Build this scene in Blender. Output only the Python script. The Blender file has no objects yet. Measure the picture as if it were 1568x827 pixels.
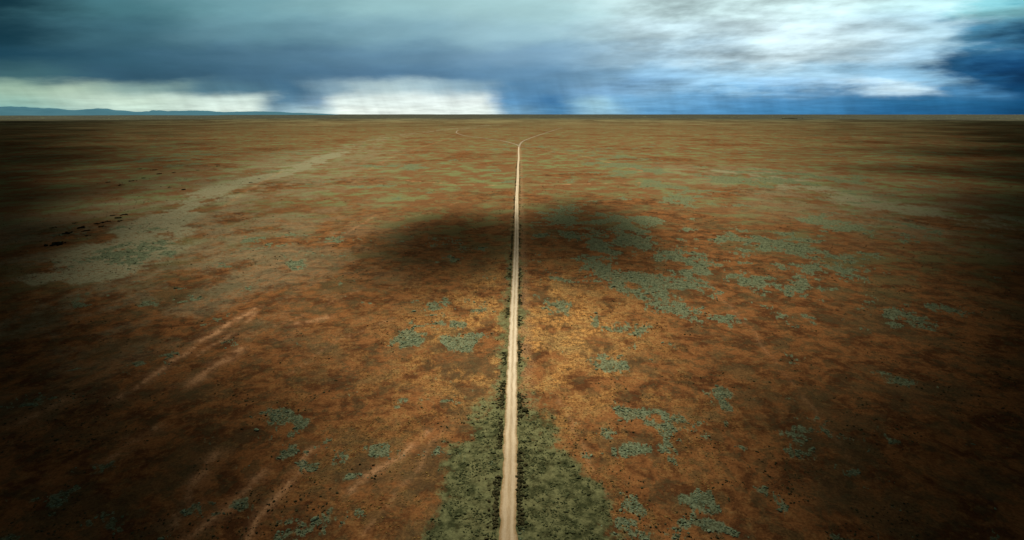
import bpy, math, random
import numpy as np
random.seed(4); rng=np.random.default_rng(7)
sc=bpy.context.scene
SUN_EL=math.radians(50); SUN_AZ=math.radians(-18)   # azimuth measured from +Y toward +X
SUNV=np.array([math.cos(SUN_EL)*math.sin(SUN_AZ),math.cos(SUN_EL)*math.cos(SUN_AZ),math.sin(SUN_EL)])

# ---------------- helpers
def lin(c):
    return tuple(((v/255)/12.92 if v/255<=0.04045 else ((v/255+0.055)/1.055)**2.4) for v in c)
def plan(px,py):
    "image pixels in the camera view -> plan coordinates in metres (x east of road, y along road)"
    return (3.4+124.5*(px-796)/(py-173), 124.5*(949.4-0.2656*py)/(py-173))
def sstep(a,b,x):
    t=np.clip((x-a)/(b-a),0,1); return t*t*(3-2*t)
def h2(xi,yi,seed):
    h=(xi.astype(np.int64)*374761393+yi.astype(np.int64)*668265263+seed*1442695041)&0xffffffff
    h=((h^(h>>13))*1274126177)&0xffffffff
    return ((h^(h>>16))&0xffffff)/float(0xffffff)
def vn(x,y,seed=0):
    xi=np.floor(x); yi=np.floor(y); fx=x-xi; fy=y-yi
    fx=fx*fx*fx*(fx*(fx*6-15)+10); fy=fy*fy*fy*(fy*(fy*6-15)+10)
    a=h2(xi,yi,seed);b=h2(xi+1,yi,seed);c=h2(xi,yi+1,seed);d=h2(xi+1,yi+1,seed)
    return (a*(1-fx)+b*fx)*(1-fy)+(c*(1-fx)+d*fx)*fy
def fbm(x,y,seed=0,o=5,g=0.5):
    s=0;a=1;t=0
    for i in range(o):
        s=s+a*vn(x,y,seed+i*17); t+=a; a*=g
        x,y=(x*0.8-y*0.6)*2.03+11.3,(x*0.6+y*0.8)*2.03+5.7
    return s/t
def seg_dist(x,y,pts):
    d=np.full(x.shape,1e9); 
    for (ax,ay),(bx,by) in zip(pts[:-1],pts[1:]):
        vx,vy=bx-ax,by-ay; t=np.clip(((x-ax)*vx+(y-ay)*vy)/(vx*vx+vy*vy),0,1)
        d=np.minimum(d,np.hypot(x-ax-t*vx,y-ay-t*vy))
    return d
def ell(x,y,cx,cy,rx,ry):
    return np.sqrt(((x-cx)/rx)**2+((y-cy)/ry)**2)

# ---------------- node expression helper
class E:
    def __init__(s,g,k): s.g=g; s.k=k
    def __add__(s,o): return s.g.m('ADD',s,o)
    __radd__=__add__
    def __mul__(s,o): return s.g.m('MULTIPLY',s,o)
    __rmul__=__mul__
    def __sub__(s,o): return s.g.m('SUBTRACT',s,o)
    def __rsub__(s,o): return s.g.m('SUBTRACT',o,s)
    def __truediv__(s,o): return s.g.m('DIVIDE',s,o)
class G:
    def __init__(s,nt): s.nt=nt; nt.nodes.clear()
    def n(s,t): return s.nt.nodes.new(t)
    def put(s,inp,v):
        if isinstance(v,E): s.nt.links.new(v.k,inp)
        elif isinstance(v,(tuple,list)) and len(v)==3 and inp.type=='RGBA': inp.default_value=(*v,1)
        else: inp.default_value=v
    def m(s,op,*a,clamp=False):
        n=s.n('ShaderNodeMath'); n.operation=op; n.use_clamp=clamp
        for i,v in enumerate(a): s.put(n.inputs[i],v)
        return E(s,n.outputs[0])
    def sm(s,a,b,x):
        n=s.n('ShaderNodeMapRange'); n.interpolation_type='SMOOTHSTEP'
        s.put(n.inputs[0],x); s.put(n.inputs[1],a); s.put(n.inputs[2],b)
        return E(s,n.outputs[0])
    def clamp(s,x): return s.m('ADD',x,0.0,clamp=True)
    def noise(s,v,scale,detail=4,rough=0.5,dist=0.0,col=False,dim='3D'):
        n=s.n('ShaderNodeTexNoise'); n.noise_dimensions=dim; s.put(n.inputs['Vector'],v)
        n.inputs['Scale'].default_value=scale; n.inputs['Detail'].default_value=detail
        n.inputs['Roughness'].default_value=rough; n.inputs['Distortion'].default_value=dist
        return E(s,n.outputs[1 if col else 0])
    def vor(s,v,scale,rand=1.0):
        n=s.n('ShaderNodeTexVoronoi'); n.voronoi_dimensions='2D'; s.put(n.inputs['Vector'],v); n.inputs['Scale'].default_value=scale
        n.inputs['Randomness'].default_value=rand
        return E(s,n.outputs['Distance'])
    def mix(s,f,a,b,mode='MIX'):
        n=s.n('ShaderNodeMix'); n.data_type='RGBA'; n.blend_type=mode; n.clamp_factor=True
        s.put(n.inputs[0],f); s.put(n.inputs[6],a); s.put(n.inputs[7],b)
        return E(s,n.outputs[2])
    def scale(s,c,f):
        n=s.n('ShaderNodeVectorMath'); n.operation='SCALE'; s.put(n.inputs[0],c); s.put(n.inputs['Scale'],f)
        return E(s,n.outputs[0])
    def comb(s,x,y,z):
        n=s.n('ShaderNodeCombineXYZ')
        for i,v in enumerate((x,y,z)): s.put(n.inputs[i],v)
        return E(s,n.outputs[0])
    def sep(s,v):
        n=s.n('ShaderNodeSeparateXYZ'); s.put(n.inputs[0],v); return [E(s,o) for o in n.outputs]
    def attr(s,name):
        n=s.n('ShaderNodeAttribute'); n.attribute_name=name; return E(s,n.outputs['Fac'])
    def pos(s):
        n=s.n('ShaderNodeNewGeometry'); return E(s,n.outputs['Position'])
    def ramp(s,x,stops):
        n=s.n('ShaderNodeValToRGB'); cr=n.color_ramp; cr.interpolation='EASE'
        s.put(n.inputs[0],x)
        while len(cr.elements)<len(stops): cr.elements.new(0.5)
        for e,(p,c) in zip(cr.elements,stops): e.position=p
        for e,(p,c) in zip(cr.elements,sorted(stops,key=lambda q:q[0])): e.position=p; e.color=(*c,1)
        return E(s,n.outputs[0])
def newmat(name):
    m=bpy.data.materials.new(name); m.use_nodes=True; return m,G(m.node_tree)
def surf(g,col,bump=None,bs=0.3,bd=1.0):
    b=g.n('ShaderNodeBsdfDiffuse'); o=g.n('ShaderNodeOutputMaterial')
    g.put(b.inputs['Color'],col)
    if bump is not None:
        n=g.n('ShaderNodeBump'); n.inputs['Strength'].default_value=bs; n.inputs['Distance'].default_value=bd
        g.put(n.inputs['Height'],bump); g.nt.links.new(n.outputs[0],b.inputs['Normal'])
    g.nt.links.new(b.outputs[0],o.inputs[0])
def mesh(name,V,F,mat,attrs={},smooth=True):
    V=np.asarray(V,dtype=np.float32); F=np.asarray(F,dtype=np.int32)
    me=bpy.data.meshes.new(name); k=F.shape[1]
    me.vertices.add(len(V)); me.vertices.foreach_set('co',V.ravel())
    me.loops.add(F.size); me.loops.foreach_set('vertex_index',F.ravel())
    me.polygons.add(len(F)); me.polygons.foreach_set('loop_start',np.arange(0,F.size,k,dtype=np.int32))
    me.polygons.foreach_set('loop_total',np.full(len(F),k,dtype=np.int32))
    me.update(calc_edges=True)
    me.polygons.foreach_set('use_smooth',np.full(len(F),smooth))
    for n,a in attrs.items():
        at=me.attributes.new(n,'FLOAT','POINT'); at.data.foreach_set('value',np.asarray(a,dtype=np.float32).ravel())
    me.materials.append(mat); o=bpy.data.objects.new(name,me); sc.collection.objects.link(o); return o
def gridfaces(nr,nc):
    i=np.arange(nr-1)[:,None]*nc+np.arange(nc-1)[None,:]
    return np.stack([i,i+1,i+nc+1,i+nc],-1).reshape(-1,4)

# ---------------- terrain functions
BR_L=[(3,2150),plan(795,222),plan(770,215),plan(735,210.5),plan(710,207),plan(698,203),plan(701,199),plan(722,196.5),plan(750,194.6),plan(790,193)]
BR_R=[(3,2150),plan(795,222),plan(800,216),plan(815,210),plan(833,204),plan(852,198),plan(862,195.5)]
def H(x,y):
    r=np.hypot(x,y); ax=np.abs(x)
    near=1.3*(fbm(x/70,y/70,3,4)-0.5)*sstep(14,80,ax)*(1-sstep(900,2000,r))
    mid=6*(fbm(x/420,y/420,9,3,.4)-0.5)*sstep(60,500,ax)
    far=36*(fbm(x/2600,y/2600,21,4)-0.5)*np.maximum(sstep(5500,11000,r),0.35*sstep(500,3000,ax))
    return near+mid+far+26*sstep(22000,45000,r)*(fbm(x/5200,y/9000,33,3)-0.35)
def sage_f(x,y):
    "blue-green saltbush patches"
    wx=x+14*(fbm(x/26,y/26,41,5)-0.5); wy=y+20*(fbm(x/26,y/26,47,5)-0.5)
    k=sstep(500,1100,y); k0=sstep(170,330,y)
    n=(fbm(wx/12,wy/13,53,6,0.68)*(1-k0)+fbm(wx/26,wy/32,55,8,0.74)*k0)*(1-k)+fbm(wx/60,wy/75,57,7,0.74)*k
    dens=np.zeros_like(x)
    def add(px,py,rx,ry,s):
        nonlocal dens
        cx,cy=plan(px,py); x1,_=plan(px+rx,py); _,y1=plan(px,py-ry); _,y2=plan(px,py+ry)
        dens=np.maximum(dens,s*np.exp(-ell(wx,wy,cx,(y1+y2)/2,abs(x1-cx),abs(y1-y2)/2)**2))
    for a in [(940,365,115,50,1.5),(940,425,80,28,1.85),(1080,410,120,40,1.4),(1190,440,115,34,1.7),(1070,485,70,26,1.7),(1235,455,60,22,1.5),
              (985,560,85,20,1.5),(985,640,65,26,1.35),(922,660,24,13,1.8),(980,692,28,13,1.8),(1090,802,60,16,1.4),(1035,755,26,14,1.6),(1150,690,50,20,.9),(870,500,30,40,1.2),
              (1380,580,60,16,1.1),(1100,610,50,18,1.2),(1250,680,50,60,1.1),(620,520,36,16,1.6),(585,690,22,10,1.8),(400,655,80,20,1.35),(545,740,22,14,1.7),
              (470,715,20,12,1.5),(380,375,60,18,1.1),(465,400,40,22,1.3),(690,365,40,10,1.1),(690,395,40,20,.7),(720,520,60,20,1.0),(700,590,40,20,1.2),
              (1180,370,120,30,1.35),(1320,345,120,24,1.2),(600,440,60,24,1),(240,540,90,26,.9),(600,254,60,6,1),(940,250,90,20,1.1),(1040,300,90,20,1.2),
              (1200,280,160,24,1.1),(820,230,60,8,.6),(640,285,80,10,.8),(180,400,130,40,.8),(870,330,60,25,1.2),(1400,480,80,20,1.1),(1000,520,90,30,1.1),(1300,420,100,30,1.15),(250,450,120,30,.7),
              (720,470,60,20,.8),(1180,540,70,20,1),(640,600,50,30,.9),(200,250,200,20,.6),(1400,240,160,12,.8)]:
        add(*a)
    th=0.645-0.16*dens+0.01*(1-k)
    return sstep(0,0.09,n-th)
def pale_f(x,y):
    w=1+1.6*(fbm(x/110,y/110,61,4)-0.5)
    L1=seg_dist(x,y,[plan(525,232),plan(470,250),plan(420,268),plan(330,292),plan(270,325),plan(210,365),plan(120,420)])
    L2=seg_dist(x,y,[plan(1110,262),plan(1180,272),plan(1290,300),plan(1400,318),plan(1560,345)])
    L3=seg_dist(x,y,[plan(525,230),plan(620,205),plan(760,190)])
    n=fbm(x/40,y/60,63,7,0.74)
    a=1.2*(1-sstep(5,80,L1/w)); b=0.8*(1-sstep(20,120,L2/w)); c=0.6*(1-sstep(20,160,L3/w))
    m=np.maximum(np.maximum(a,b),c)
    wide=np.maximum(1-sstep(60,330,L1),0.8*(1-sstep(60,330,L2)))
    return np.clip(np.maximum(m*1.15*sstep(0.62,0.76,n+0.25*m),0.5*wide*sstep(.38,.6,n)),0,1)
def green_f(x,y):
    w=24*(fbm(x/14,y/20,71,6,.66)-0.5)+3*(fbm(x/3,y/3,77,3)-0.5)
    right=1-sstep(-6,6,(x-(33-(y-139)*0.18))-w)
    left=sstep(-6,6,x+23+w-(y-139)*0.09)
    near=1-sstep(-36,36,y-220-w*2.5)
    core=right*left*near
    strip=1-sstep(3.5,10.5,np.abs(x+0.5)+w*0.6)
    return np.clip(np.maximum(core,strip*0.75*(1-0.6*sstep(300,800,y))*(1-sstep(1500,2000,y))),0,1)
SCR=[([(392,474),(350,498),(290,536),(230,578),(180,612)],1.4,1),([(400,470),(372,500),(300,545)],.8,.6),([(372,535),(330,562),(285,592)],1.8,.8),([(500,486),(455,497)],1.6,.6),([(575,330),(540,352),(505,372)],1.2,.35),
     ([(655,662),(615,700),(560,730),(525,760)],.9,.75),([(400,722),(370,765),(310,812),(270,835)],1.2,.8),([(478,690),(440,745),(395,795),(375,830)],.9,.85),([(640,720),(600,770),(560,820)],.6,.3),
     ([(330,700),(300,740),(270,800)],1.6,.7),([(225,660),(190,690),(165,705)],1.6,.8),([(90,620),(30,650)],2,.7),([(1080,425),(1090,440),(1150,500),(1200,570),(1255,640),(1300,700)],0.8,.2),
     ([(850,600),(880,650),(930,760)],0.5,.25),([(800,283),(900,281),(1010,279)],1.5,.7),([(620,276),(700,282),(785,284)],1.5,.6),([(805,225),(900,240),(985,262)],1.8,.5),
     ([(430,262),(380,290),(340,318)],2.0,.35),([(700,640),(660,680),(640,720)],0.8,.3),([(690,210),(600,240),(560,262)],2.5,.25),([(1100,205),(1300,213),(1560,226)],6,.6),([(900,190),(1100,187),(1400,189)],12,.5),
     ([(300,196),(480,192),(640,187)],12,.5),([(600,490),(520,520),(440,575)],.5,.3),([(700,310),(640,330),(560,345)],1,.3),([(560,440),(470,480),(420,500)],.5,.3)]
def scrape_f(x,y):
    m=np.zeros_like(x); wx=x+5*(fbm(x/9,y/9,81,4)-0.5); wy=y+5*(fbm(x/9,y/9,83,4)-0.5)
    n=sstep(0.34,0.58,fbm(x/6,y/6,85,5,.6))
    for pts,w,s in SCR:
        d=seg_dist(wx,wy,[plan(*p) for p in pts]); m=np.maximum(m,s*(1-sstep(w*0.1,w*2.2,d)))
        m=np.maximum(m,0.3*s*(1-sstep(w,w*5,d)))
    return m*(0.2+0.8*n)
def straw_f(x,y):
    n=fbm(x/16,y/24,91,7,0.74)
    a=np.exp(-(ell(x,y,8,315,68,120)**2))
    b=0.35*np.exp(-ell(x,y,0,260,100,120)**2)
    return np.clip(np.maximum(a,b)*1.3,0,1)*sstep(0.43,0.62,n+0.03)
def light_f(x,y):
    "sun let through the added cloud sheet: darkened edges plus the mid-plain cloud shadow"
    w=1+0.30*(fbm(x/260+3,y/260,101,3)-0.5)
    yy=np.maximum(y,20)
    q=np.abs(x-6)/(yy+30)*w
    L=(1-sstep(0.20,0.90,q))**1.0  # lit wedge shaped so both sides of the view fall dark
    L*=sstep(60,270,y)*0.76+0.24*sstep(20,90,y)
    L*=1-0.93*sstep(30,118,np.abs(x-4))*(1-sstep(140,360,y))
    s1=np.exp(-(ell(x,y,-72,540,80,185)**2)**1.9)
    s2=np.exp(-(ell(x,y,80,595,78,220)**2)**1.9)
    s3=np.exp(-(ell(x,y,4,545,62,160)**2)**1.5)*0.65
    sp=1-(1-0.90*s1)*(1-0.84*s2)*(1-s3)
    L*=1-sp
    L*=1-0.25*sstep(1500,6000,y)*(0.3+1.0*fbm(x/1100,y/900,111,3))
    return np.clip(L,0,1)

# ---------------- ground (one sheet, finer near the site, reaching the horizon)
fa=np.linspace(-53,53,1100); ba=np.linspace(53,307,140)[1:-1]
az=np.radians(np.concatenate([fa,ba])); 
rr=np.concatenate([[0.5,20,45,70,90],np.exp(np.linspace(math.log(105),math.log(70000),680))])
R,A=np.meshgrid(rr,az,indexing='ij'); X=R*np.sin(A); Y=R*np.cos(A); Z=H(X,Y)
V=np.stack([X,Y,Z],-1).reshape(-1,3)
g_m,g=newmat('prairie_soil')
P=g.pos(); px_,py_,pz_=g.sep(P); r2=g.m('SQRT',px_*px_+py_*py_)
far=g.sm(300.,1100.,r2); vfar=g.sm(2500.,12000.,r2)
N=lambda sc_,d,r,di=0.0: g.noise(P,sc_,d,r,di,dim='2D')
nM=N(0.06,7,0.70,0.3); nS=N(1.1,4,0.70); nX=N(0.0042,8,0.72); nT=N(0.28,5,0.7); nG=N(0.02,7,0.74)
col=g.mix(g.sm(0.40,0.60,nM),(0.105,0.042,0.016),(0.275,0.112,0.036))
col=g.mix(g.sm(0.52,0.66,nT)*0.45,col,(0.33,0.16,0.052))
col=g.mix(g.sm(0.50,0.60,N(0.13,5,0.74,0.3))*0.55,col,(0.08,0.062,0.027))
col=g.mix(g.sm(0.50,0.60,nG)*0.5,col,(0.11,0.082,0.036))
olive=g.mix(g.sm(0.45,0.56,nG),(0.215,0.108,0.043),(0.20,0.175,0.07))
col=g.mix(far*g.sm(0.40,0.53,nX+0.04)*0.9,col,olive)
col=g.mix(far*g.sm(0.53,0.60,nG*0.6+nX*0.4)*(1-vfar*0.6)*0.8,col,(0.20,0.225,0.085))
col=g.mix(vfar*0.85,col,g.mix(g.sm(0.45,0.55,N(0.0011,7,0.72)),(0.11,0.085,0.04),(0.27,0.24,0.11)))
col=g.mix(g.sm(9000.,17000.,r2)*0.85,col,(0.045,0.052,0.04))  # far ground colour darkened for shade and haze past the cloud sheet
straw=g.attr('straw'); col=g.mix(straw*g.sm(0.36,0.62,nT*0.6+nS*0.4),col,g.mix(g.sm(.4,.6,nM),(0.60,0.29,0.08),(0.44,0.26,0.085)))
pale=g.attr('pale'); col=g.mix(pale*g.sm(0.28,0.5,nT)*0.9,col,g.mix(nM,(0.21,0.195,0.10),(0.40,0.38,0.22)))
ver=g.attr('verge'); col=g.mix(ver*g.sm(0.35,0.6,nS)*0.7,col,(0.40,0.24,0.115))
scr=g.attr('scrape'); col=g.mix(scr*g.sm(0.2,0.5,nS),col,(0.60,0.31,0.14))
sage=g.attr('sage'); col=g.mix(g.sm(0.2,0.8,sage+(nS-0.5)*0.8+(nT-0.5)*1.0)*0.85,col,g.mix(g.sm(0.38,0.62,nT*0.5+nS*0.5),(0.08,0.095,0.045),g.mix(far,(0.20,0.25,0.14),(0.23,0.265,0.13))))
grn=g.attr('green'); gc=g.mix(g.sm(0.38,0.60,nT*0.6+nM*0.4),(0.042,0.055,0.022),(0.19,0.20,0.085))
col=g.mix(g.sm(0.2,0.8,grn+(nT-0.5)*1.3)*0.9,col,gc)
v=g.vor(P,0.45); col=g.mix((1-g.sm(0.10,0.3,v))*g.sm(0.48,0.62,nM)*(1-vfar)*0.35,col,(0.03,0.027,0.014))
col=g.scale(col,0.42+nS*1.16)
surf(g,col,bump=nS*0.3+nT*0.8,bs=0.6,bd=0.9)
n0=fbm(X/6,Y/6,121,3)
gr=green_f(X,Y)
attrs=dict(sage=sage_f(X,Y),pale=pale_f(X,Y),green=gr,scrape=scrape_f(X,Y),straw=straw_f(X,Y),
  verge=(1-sstep(2.5,7.5+7*n0,np.abs(X-2.0)))*(1-sstep(1900,2300,Y))*(1-gr*0.9))
nr,nc=X.shape
F=gridfaces(nr,nc)
wrap=np.stack([np.arange(nr-1)*nc+nc-1,np.arange(nr-1)*nc,np.arange(1,nr)*nc,np.arange(1,nr)*nc+nc-1],-1)
F=np.concatenate([F,wrap]); F=F[:,::-1]
mesh('ground',V,F,g_m,attrs)

# ---------------- dirt road
def roadmat(name,dim):
    r_m,g=newmat(name)
    P=g.pos(); t=g.attr('across'); at=g.m('ABSOLUTE',t); x_,y_,z_=g.sep(P)
    lng=g.comb(x_*1.6,y_*0.10,0.0)
    nz=g.noise(lng,1.0,5,0.65); nz2=g.noise(P,0.8,5,0.7); nb=g.noise(P,0.04,3,0.6)
    col=g.mix(g.sm(0.3,0.7,nz),(0.40,0.30,0.175),(0.66,0.53,0.34))
    trk=(1-g.sm(0.08,0.30,g.m('ABSOLUTE',at-0.42)))
    col=g.mix(trk*0.55,col,(0.74,0.62,0.43))
    col=g.mix((1-g.sm(0.02,0.16,at))*g.sm(0.38,0.6,nz2)*0.5,col,(0.30,0.21,0.11))
    col=g.mix(g.sm(0.66,0.98,at+(nz2-0.5)*0.8),col,(0.24,0.16,0.07))
    col=g.mix((1-g.sm(150.,260.,y_))*0.4,col,(0.50,0.32,0.15))
    col=g.scale(col,(0.6+nb*0.45+nz2*0.4)*dim)
    surf(g,col,bump=nz+nz2*0.5,bs=0.5,bd=0.15); return r_m
r_main=roadmat('graded_dirt',1.1); r_br=roadmat('track_dirt',0.62)
def road(name,pts,w0,z0,step,mat):
    pts=np.array(pts,float); s=np.concatenate([[0],np.cumsum(np.hypot(*np.diff(pts,axis=0).T))])
    n=int(s[-1]/step)
    ss=np.linspace(0,s[-1],n)
    cx=np.interp(ss,s,pts[:,0]); cy=np.interp(ss,s,pts[:,1])
    k=np.ones(9)/9
    for _ in range(6):
        cx[4:-4]=np.convolve(cx,k,'valid'); cy[4:-4]=np.convolve(cy,k,'valid')
    tx=np.gradient(cx); ty=np.gradient(cy); L=np.hypot(tx,ty); nx,ny=ty/L,-tx/L
    a=np.array([-1.0,-.8,-.6,-.42,-.25,0,.25,.42,.6,.8,1.0]); prof=np.array([-.04,.05,.04,.0,.04,.08,.04,.0,.04,.05,-.04])
    wl=w0*(1+0.6*(fbm(ss/5,ss*0+1,131,5,.7)-0.5)); wr=w0*(1+0.6*(fbm(ss/5,ss*0+9,137,5,.7)-0.5))
    W=np.where(a[None,:]<0,wl[:,None],wr[:,None])*a[None,:]
    x=cx[:,None]+nx[:,None]*W; y=cy[:,None]+ny[:,None]*W; z=H(x,y)+prof[None,:]+z0
    F=gridfaces(n,len(a))
    return mesh(name,np.stack([x,y,z],-1).reshape(-1,3),F,mat,{'across':np.tile(a,n)})
yy=np.linspace(-400,2290,60)
main=np.stack([0.45*np.sin(yy/210)+0.35*np.sin(yy/83+1),yy],-1)
road('dirt_road',main,2.6,0.08,1.0,r_main)
road('dirt_track',BR_L,4.2,0.5,12,r_br)
road('dirt_track',BR_R,4.2,0.55,12,r_br)

# ---------------- scrub
phi=(1+5**.5)/2
ico=np.array([(-1,phi,0),(1,phi,0),(-1,-phi,0),(1,-phi,0),(0,-1,phi),(0,1,phi),(0,-1,-phi),(0,1,-phi),(phi,0,-1),(phi,0,1),(-phi,0,-1),(-phi,0,1)])/math.hypot(1,phi)
icf=np.array([(0,11,5),(0,5,1),(0,1,7),(0,7,10),(0,10,11),(1,5,9),(5,11,4),(11,10,2),(10,7,6),(7,1,8),(3,9,4),(3,4,2),(3,2,6),(3,6,8),(3,8,9),(4,9,5),(2,4,11),(6,2,10),(8,6,7),(9,8,1)])
def scatter(name,x,y,w,h,mat):
    n=len(x); jit=1+rng.uniform(-.42,.42,(n,12,1)); v=ico[None]*jit
    rot=rng.uniform(0,6.28,n); c,s=np.cos(rot)[:,None],np.sin(rot)[:,None]
    asp=rng.uniform(.65,1.35,n)[:,None]
    vx=v[...,0]*asp; vy=v[...,1]/asp
    X=(vx*c-vy*s)*w[:,None]/2+x[:,None]; Y=(vx*s+vy*c)*w[:,None]/2+y[:,None]
    Z=v[...,2]*h[:,None]*0.6+h[:,None]*0.38+H(x,y)[:,None]
    V=np.stack([X,Y,Z],-1).reshape(-1,3); F=(icf[None]+12*np.arange(n)[:,None,None]).reshape(-1,3)
    return mesh(name,V,F,mat,{'tone':np.repeat(rng.uniform(0,1,n),12)},smooth=False)
def folmat(name,a,b,c):
    m,g=newmat(name); P=g.pos(); t=g.attr('tone')
    col=g.mix(t,a,b); col=g.mix(g.sm(.4,.65,g.noise(P,3.0,3,.7)),col,c)
    surf(g,col); return m
m_sage=folmat('saltbush_leaf',(0.09,0.11,0.055),(0.25,0.32,0.19),(0.15,0.185,0.10))
m_dark=folmat('scrub_leaf',(0.03,0.03,0.014),(0.11,0.09,0.038),(0.06,0.058,0.024))
m_grass=folmat('tussock_leaf',(0.15,0.085,0.027),(0.42,0.25,0.075),(0.24,0.14,0.04))
def sample(n,y0,y1,wf=1.0):
    y=np.exp(rng.uniform(math.log(y0),math.log(y1),n)); x=rng.uniform(-1,1,n)*(y*1.0+20)*wf; return x,y
clear=lambda x:np.abs(x)>3.3
x,y=sample(95000,115,600); k=(sage_f(x,y)>rng.uniform(.1,.9,len(x)))&clear(x); x,y=x[k],y[k]
w=rng.lognormal(0,.4,len(x))*0.45*(1+y/700); scatter('saltbush_scrub',x,y,w,w*.35,m_sage)
x,y=sample(30000,115,1100); k=clear(x)&(fbm(x/24,y/24,151,5,.62)>0.54); x,y=x[k],y[k]
w=np.minimum(rng.lognormal(0,.45,len(x)),2.2)*0.33*(1+y/700)
ye=np.exp(rng.uniform(math.log(110),math.log(1500),5200)); xe=np.where(rng.random(5200)<.5,-1,1)*(3.1+rng.exponential(0.8,5200))
ke=fbm(ye/14,ye*0+np.sign(xe)*5,157,4)>0.42; xe,ye=xe[ke],ye[ke]
x=np.concatenate([x,xe]);y=np.concatenate([y,ye]);w=np.concatenate([w,rng.lognormal(0,.35,len(xe))*0.75])
scatter('dark_scrub',x,y,w,w*.45,m_dark)
x,y=sample(34000,115,420,0.6); k=clear(x)&(green_f(x,y)<.3)&(straw_f(x,y)>0.15); x,y=x[k],y[k]
w=rng.lognormal(0,.35,len(x))*0.38; scatter('grass_tussocks',x,y,w,w*.35,m_grass)
x=rng.uniform(-35,50,18000); y=rng.uniform(115,270,18000); k=clear(x)&(green_f(x,y)>rng.uniform(.3,.9,18000))&(fbm(x/5,y/5,163,3)>.46); x,y=x[k],y[k]
w=rng.lognormal(0,.45,len(x))*0.42; scatter('green_scrub',x,y,w,w*.4,folmat('green_leaf',(0.04,0.05,0.02),(0.19,0.20,0.085),(0.08,0.09,0.038)))
# dark thickets out on the left flat
tx,ty,tw=[],[],[]
for (a,b,s) in [(82,378,7),(118,352,5),(128,357,4),(98,361,5),(145,345,4),(160,342,3.5),(176,336,5),(186,330,4),(168,331,3),(180,341,3),(110,344,3),(128,365,3),(75,352,3),(152,350,3),
              (198,278,5),(215,274,4),(240,268,5),(262,266,4),(180,284,4),(278,291,5),(210,260,4),(232,262,5),(160,280,4),(255,288,3),(395,274,3),(382,280,3),(300,262,3),(330,256,4)]:
    X0,Y0=plan(a,b); n=22
    tx+=list(X0+rng.normal(0,s*.40,n)); ty+=list(Y0+rng.normal(0,s*.6,n)); tw+=list(rng.uniform(.8,2.2,n)*s/5)
tx,ty,tw=map(np.array,(tx,ty,tw)); scatter('shrub_thicket',tx,ty,tw*1.2,tw*.7,folmat('thicket_leaf',(0.014,0.014,0.008),(0.035,0.032,0.017),(0.024,0.022,0.011)))
# far homestead trees near the right horizon
tx,ty,tw=[],[],[]
for i in range(45):
    a=rng.normal(1205,6); X0,Y0=plan(a,181+rng.uniform(-.2,.2)); tx.append(X0);ty.append(Y0);tw.append(rng.uniform(15,38))
tx,ty,tw=map(np.array,(tx,ty,tw)); scatter('distant_trees',tx,ty,tw,tw*.5,m_dark)

# ---------------- hills
h_m,g=newmat('hazy_hill'); P=g.pos(); col=g.mix(g.noise(P,0.0006,5,.6),(0.04,0.12,0.16),(0.08,0.19,0.23)); surf(g,col)  # aerial haze put into the blue base colour
def hills(name,a0,a1,D,hh,seed):
    a=np.radians(np.linspace(a0,a1,260)); d=np.linspace(D,D*1.25,20); Rm,Am=np.meshgrid(d,a,indexing='ij')
    s=(Am-a[0])/(a[-1]-a[0]); pr=np.sin(np.pi*(Rm-D)/(D*.25))
    env=sstep(0,.06,s)*(1-s)**0.7
    z=hh*env*pr*(0.45+0.9*fbm(np.degrees(Am)*0.45,Rm/8000,seed,5))-10
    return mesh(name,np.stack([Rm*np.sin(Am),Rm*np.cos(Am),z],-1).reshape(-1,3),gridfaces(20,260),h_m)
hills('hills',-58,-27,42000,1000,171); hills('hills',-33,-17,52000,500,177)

# ---------------- unseen cloud sheet, added to shade the edges and the mid-plain spot
DECK=4200
c_m,g=newmat('added_shade_cloud'); d=g.attr('cover')
tr=g.n('ShaderNodeBsdfTransparent'); df=g.n('ShaderNodeBsdfDiffuse'); df.inputs[0].default_value=(.25,.28,.32,1)
mx=g.n('ShaderNodeMixShader'); o=g.n('ShaderNodeOutputMaterial'); g.put(mx.inputs[0],d)
g.nt.links.new(tr.outputs[0],mx.inputs[1]); g.nt.links.new(df.outputs[0],mx.inputs[2]); g.nt.links.new(mx.outputs[0],o.inputs[0])
ra=np.concatenate([[1,30,60],np.exp(np.linspace(math.log(80),math.log(16000),320))]); aa=np.radians(np.linspace(-180,180,541))
Rm,Am=np.meshgrid(ra,aa,indexing='ij'); gx,gy=Rm*np.sin(Am),Rm*np.cos(Am)
dens=(1-light_f(gx,gy))*0.985
dens*=1-sstep(12500,15900,Rm)
tz=DECK/SUNV[2]
mesh('added_shade_cloud',np.stack([gx+SUNV[0]*tz,gy+SUNV[1]*tz,np.full_like(gx,DECK)],-1).reshape(-1,3),gridfaces(*gx.shape),c_m,{'cover':dens})

# ---------------- world sky: Nishita behind procedural storm clouds
wd=bpy.data.worlds.new('World'); sc.world=wd; wd.use_nodes=True; g=G(wd.node_tree)
tc=g.n('ShaderNodeTexCoord'); D=E(g,tc.outputs['Generated']); dx,dy,dz=g.sep(D)
sky=g.n('ShaderNodeTexSky'); sky.sky_type='NISHITA'; sky.sun_disc=False; sky.sun_elevation=SUN_EL; sky.sun_rotation=SUN_AZ
azr=g.m('ARCTAN2',dx,dy); vv=dz/g.m('MAXIMUM',g.m('COSINE',azr),0.45)
right=g.sm(0.0,0.30,azr)
q=g.comb(azr*6.0,vv*22.0,0.0)
w1=g.noise(q,1.0,6,.57,col=True,dim='2D'); wx,wy,wz=g.sep(w1)
low=g.sm(0.0,0.05,vv)
azw=azr+(wx-0.5)*(0.05+(0.08+0.08*right)*low); vw=vv+(wy-0.5)*(0.010+(0.024+0.036*right)*low)
T=(azw*(180/math.pi)+60.0)/120.0
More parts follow.
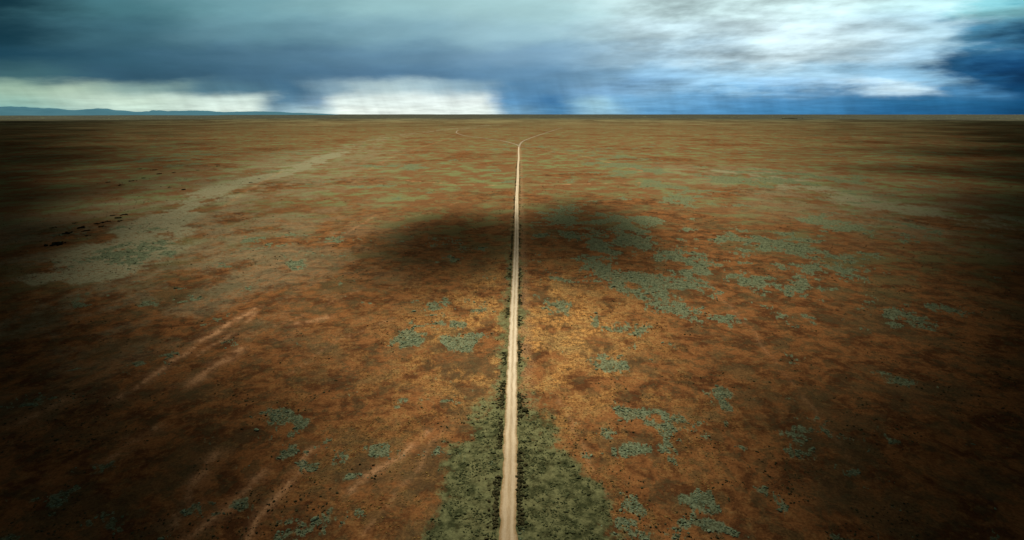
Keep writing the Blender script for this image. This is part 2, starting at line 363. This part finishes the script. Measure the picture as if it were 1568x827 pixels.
def pos_az(px): return (math.degrees(math.atan((px-796)/903))+60)/120
xs=[0,200,400,600,800,1000,1200,1400,1490,1568]
rows=[(.166,list(zip(xs,[(12,48,60),(70,118,128),(112,158,167),(146,187,192),(164,202,206),(196,224,226),(206,234,235),(182,220,224),(125,186,195),(75,145,160)]))),
(.1267,list(zip(xs,[(14,52,66),(60,102,116),(96,138,152),(124,164,178),(150,188,200),(190,217,225),(204,228,234),(172,206,220),(75,134,165),(24,76,110)]))),
(.0916,list(zip(xs,[(24,66,84),(48,88,106),(74,112,134),(94,132,156),(122,160,185),(162,196,215),(202,226,234),(160,197,218),(34,86,124),(14,58,94)]))),
(.0608,list(zip(xs,[(60,100,108),(48,86,106),(66,104,128),(82,120,148),(98,140,171),(134,176,204),(164,201,221),(130,176,204),(28,84,126),(13,60,100)]))),
(.0401,[(0,(150,180,160)),(120,(170,195,175)),(230,(130,160,155)),(330,(80,118,134)),(430,(68,108,134)),(520,(125,156,172)),(600,(172,197,202)),(720,(142,174,190)),(800,(84,130,165)),(930,(118,162,196)),(1100,(145,188,215)),(1240,(142,184,214)),(1350,(190,216,228)),(1430,(76,134,176)),(1568,(14,68,108))]),
(.0191,[(0,(140,178,165)),(180,(192,215,198)),(370,(205,224,215)),(425,(84,123,147)),(480,(118,150,172)),(525,(220,235,230)),(740,(226,238,234)),(788,(92,143,182)),(850,(66,120,164)),(910,(150,194,212)),(960,(112,166,204)),(1200,(76,138,184)),(1400,(42,106,150)),(1568,(14,70,110))]),
(.0032,[(0,(110,160,160)),(180,(190,214,200)),(380,(215,232,222)),(425,(130,162,176)),(480,(170,197,202)),(525,(230,240,232)),(740,(225,238,232)),(788,(110,155,185)),(850,(76,130,170)),(910,(140,184,205)),(1000,(96,154,196)),(1200,(64,128,174)),(1400,(36,98,144)),(1568,(14,68,108))])]
col=None; prev=None
for v0,st in rows:
    c=g.ramp(T,[(pos_az(p),lin(k)) for p,k in st])
    if col is None: col=c
    else: col=g.mix(1-g.sm(v0,prev,vw),col,c)
    prev=v0
plane=g.comb(dx/(dz+0.05),dy/(dz+0.05),0.0)
f1=g.noise(g.comb(azr*8.0-vv*8.0,vv*28.0,2.0),1.0,8,.58,0.0,dim='2D'); f2=g.noise(plane,1.4,6,.56,0.0,dim='2D')
amp=(0.16+0.84*right)*low
tex=1.05+amp*((g.sm(.28,.72,f1)-0.5)*0.65+(f2-0.5)*0.9)
lowc=(1-low)*(g.noise(g.comb(azr*16.0,vv*140.0,9.0),1.0,6,.65,0.0,dim='2D')-0.5)*0.9
rain=(1-g.sm(0.03,0.08,vv))*(g.noise(g.comb(azr*34.0+vv*12.0,vv*5.0,0.0),1.0,3,.5,dim='2D')-0.5)*0.42
col=g.scale(col,g.m('MAXIMUM',tex+lowc+rain,0.1))
up=g.sm(0.19,0.40,vv); back=1-g.sm(0.0,0.5,dy)
deck=g.mix(g.sm(.35,.65,f2),(0.05,0.075,0.10),(0.16,0.20,0.23))  # overhead and rear sky made dark, out of view, to hold ambient down
col=g.mix(up,col,deck); col=g.mix(back,col,g.mix(0.5,deck,(0.10,0.15,0.2)))
col=g.mix(g.sm(-0.02,-0.001,dz),(0.05,0.05,0.04),col)
skc=g.mix(0.995,E(g,sky.outputs[0]),g.scale(col,10.0))
bg=g.n('ShaderNodeBackground'); bg.inputs[1].default_value=0.1; g.put(bg.inputs[0],skc)
o=g.n('ShaderNodeOutputWorld'); g.nt.links.new(bg.outputs[0],o.inputs[0])
wd.cycles.sampling_method='NONE'

# ---------------- sun
sl=bpy.data.lights.new('sun','SUN'); sl.energy=5; sl.angle=math.radians(.5); sl.color=(1,.96,.86)
so=bpy.data.objects.new('sun',sl); sc.collection.objects.link(so)
from mathutils import Vector
so.rotation_euler=Vector(-SUNV).to_track_quat('-Z','Y').to_euler(); so.location=(0,0,300)
# ---------------- camera
cd=bpy.data.cameras.new('camera'); cd.lens=20; cd.sensor_width=36; cd.clip_start=1; cd.clip_end=200000
co=bpy.data.objects.new('camera',cd); sc.collection.objects.link(co); co.location=(3.4,0,120)
co.rotation_euler=(math.radians(90-15.4),0,math.radians(.76)); sc.camera=co
sc.view_settings.view_transform='Standard'; sc.view_settings.look='None'; sc.view_settings.exposure=0
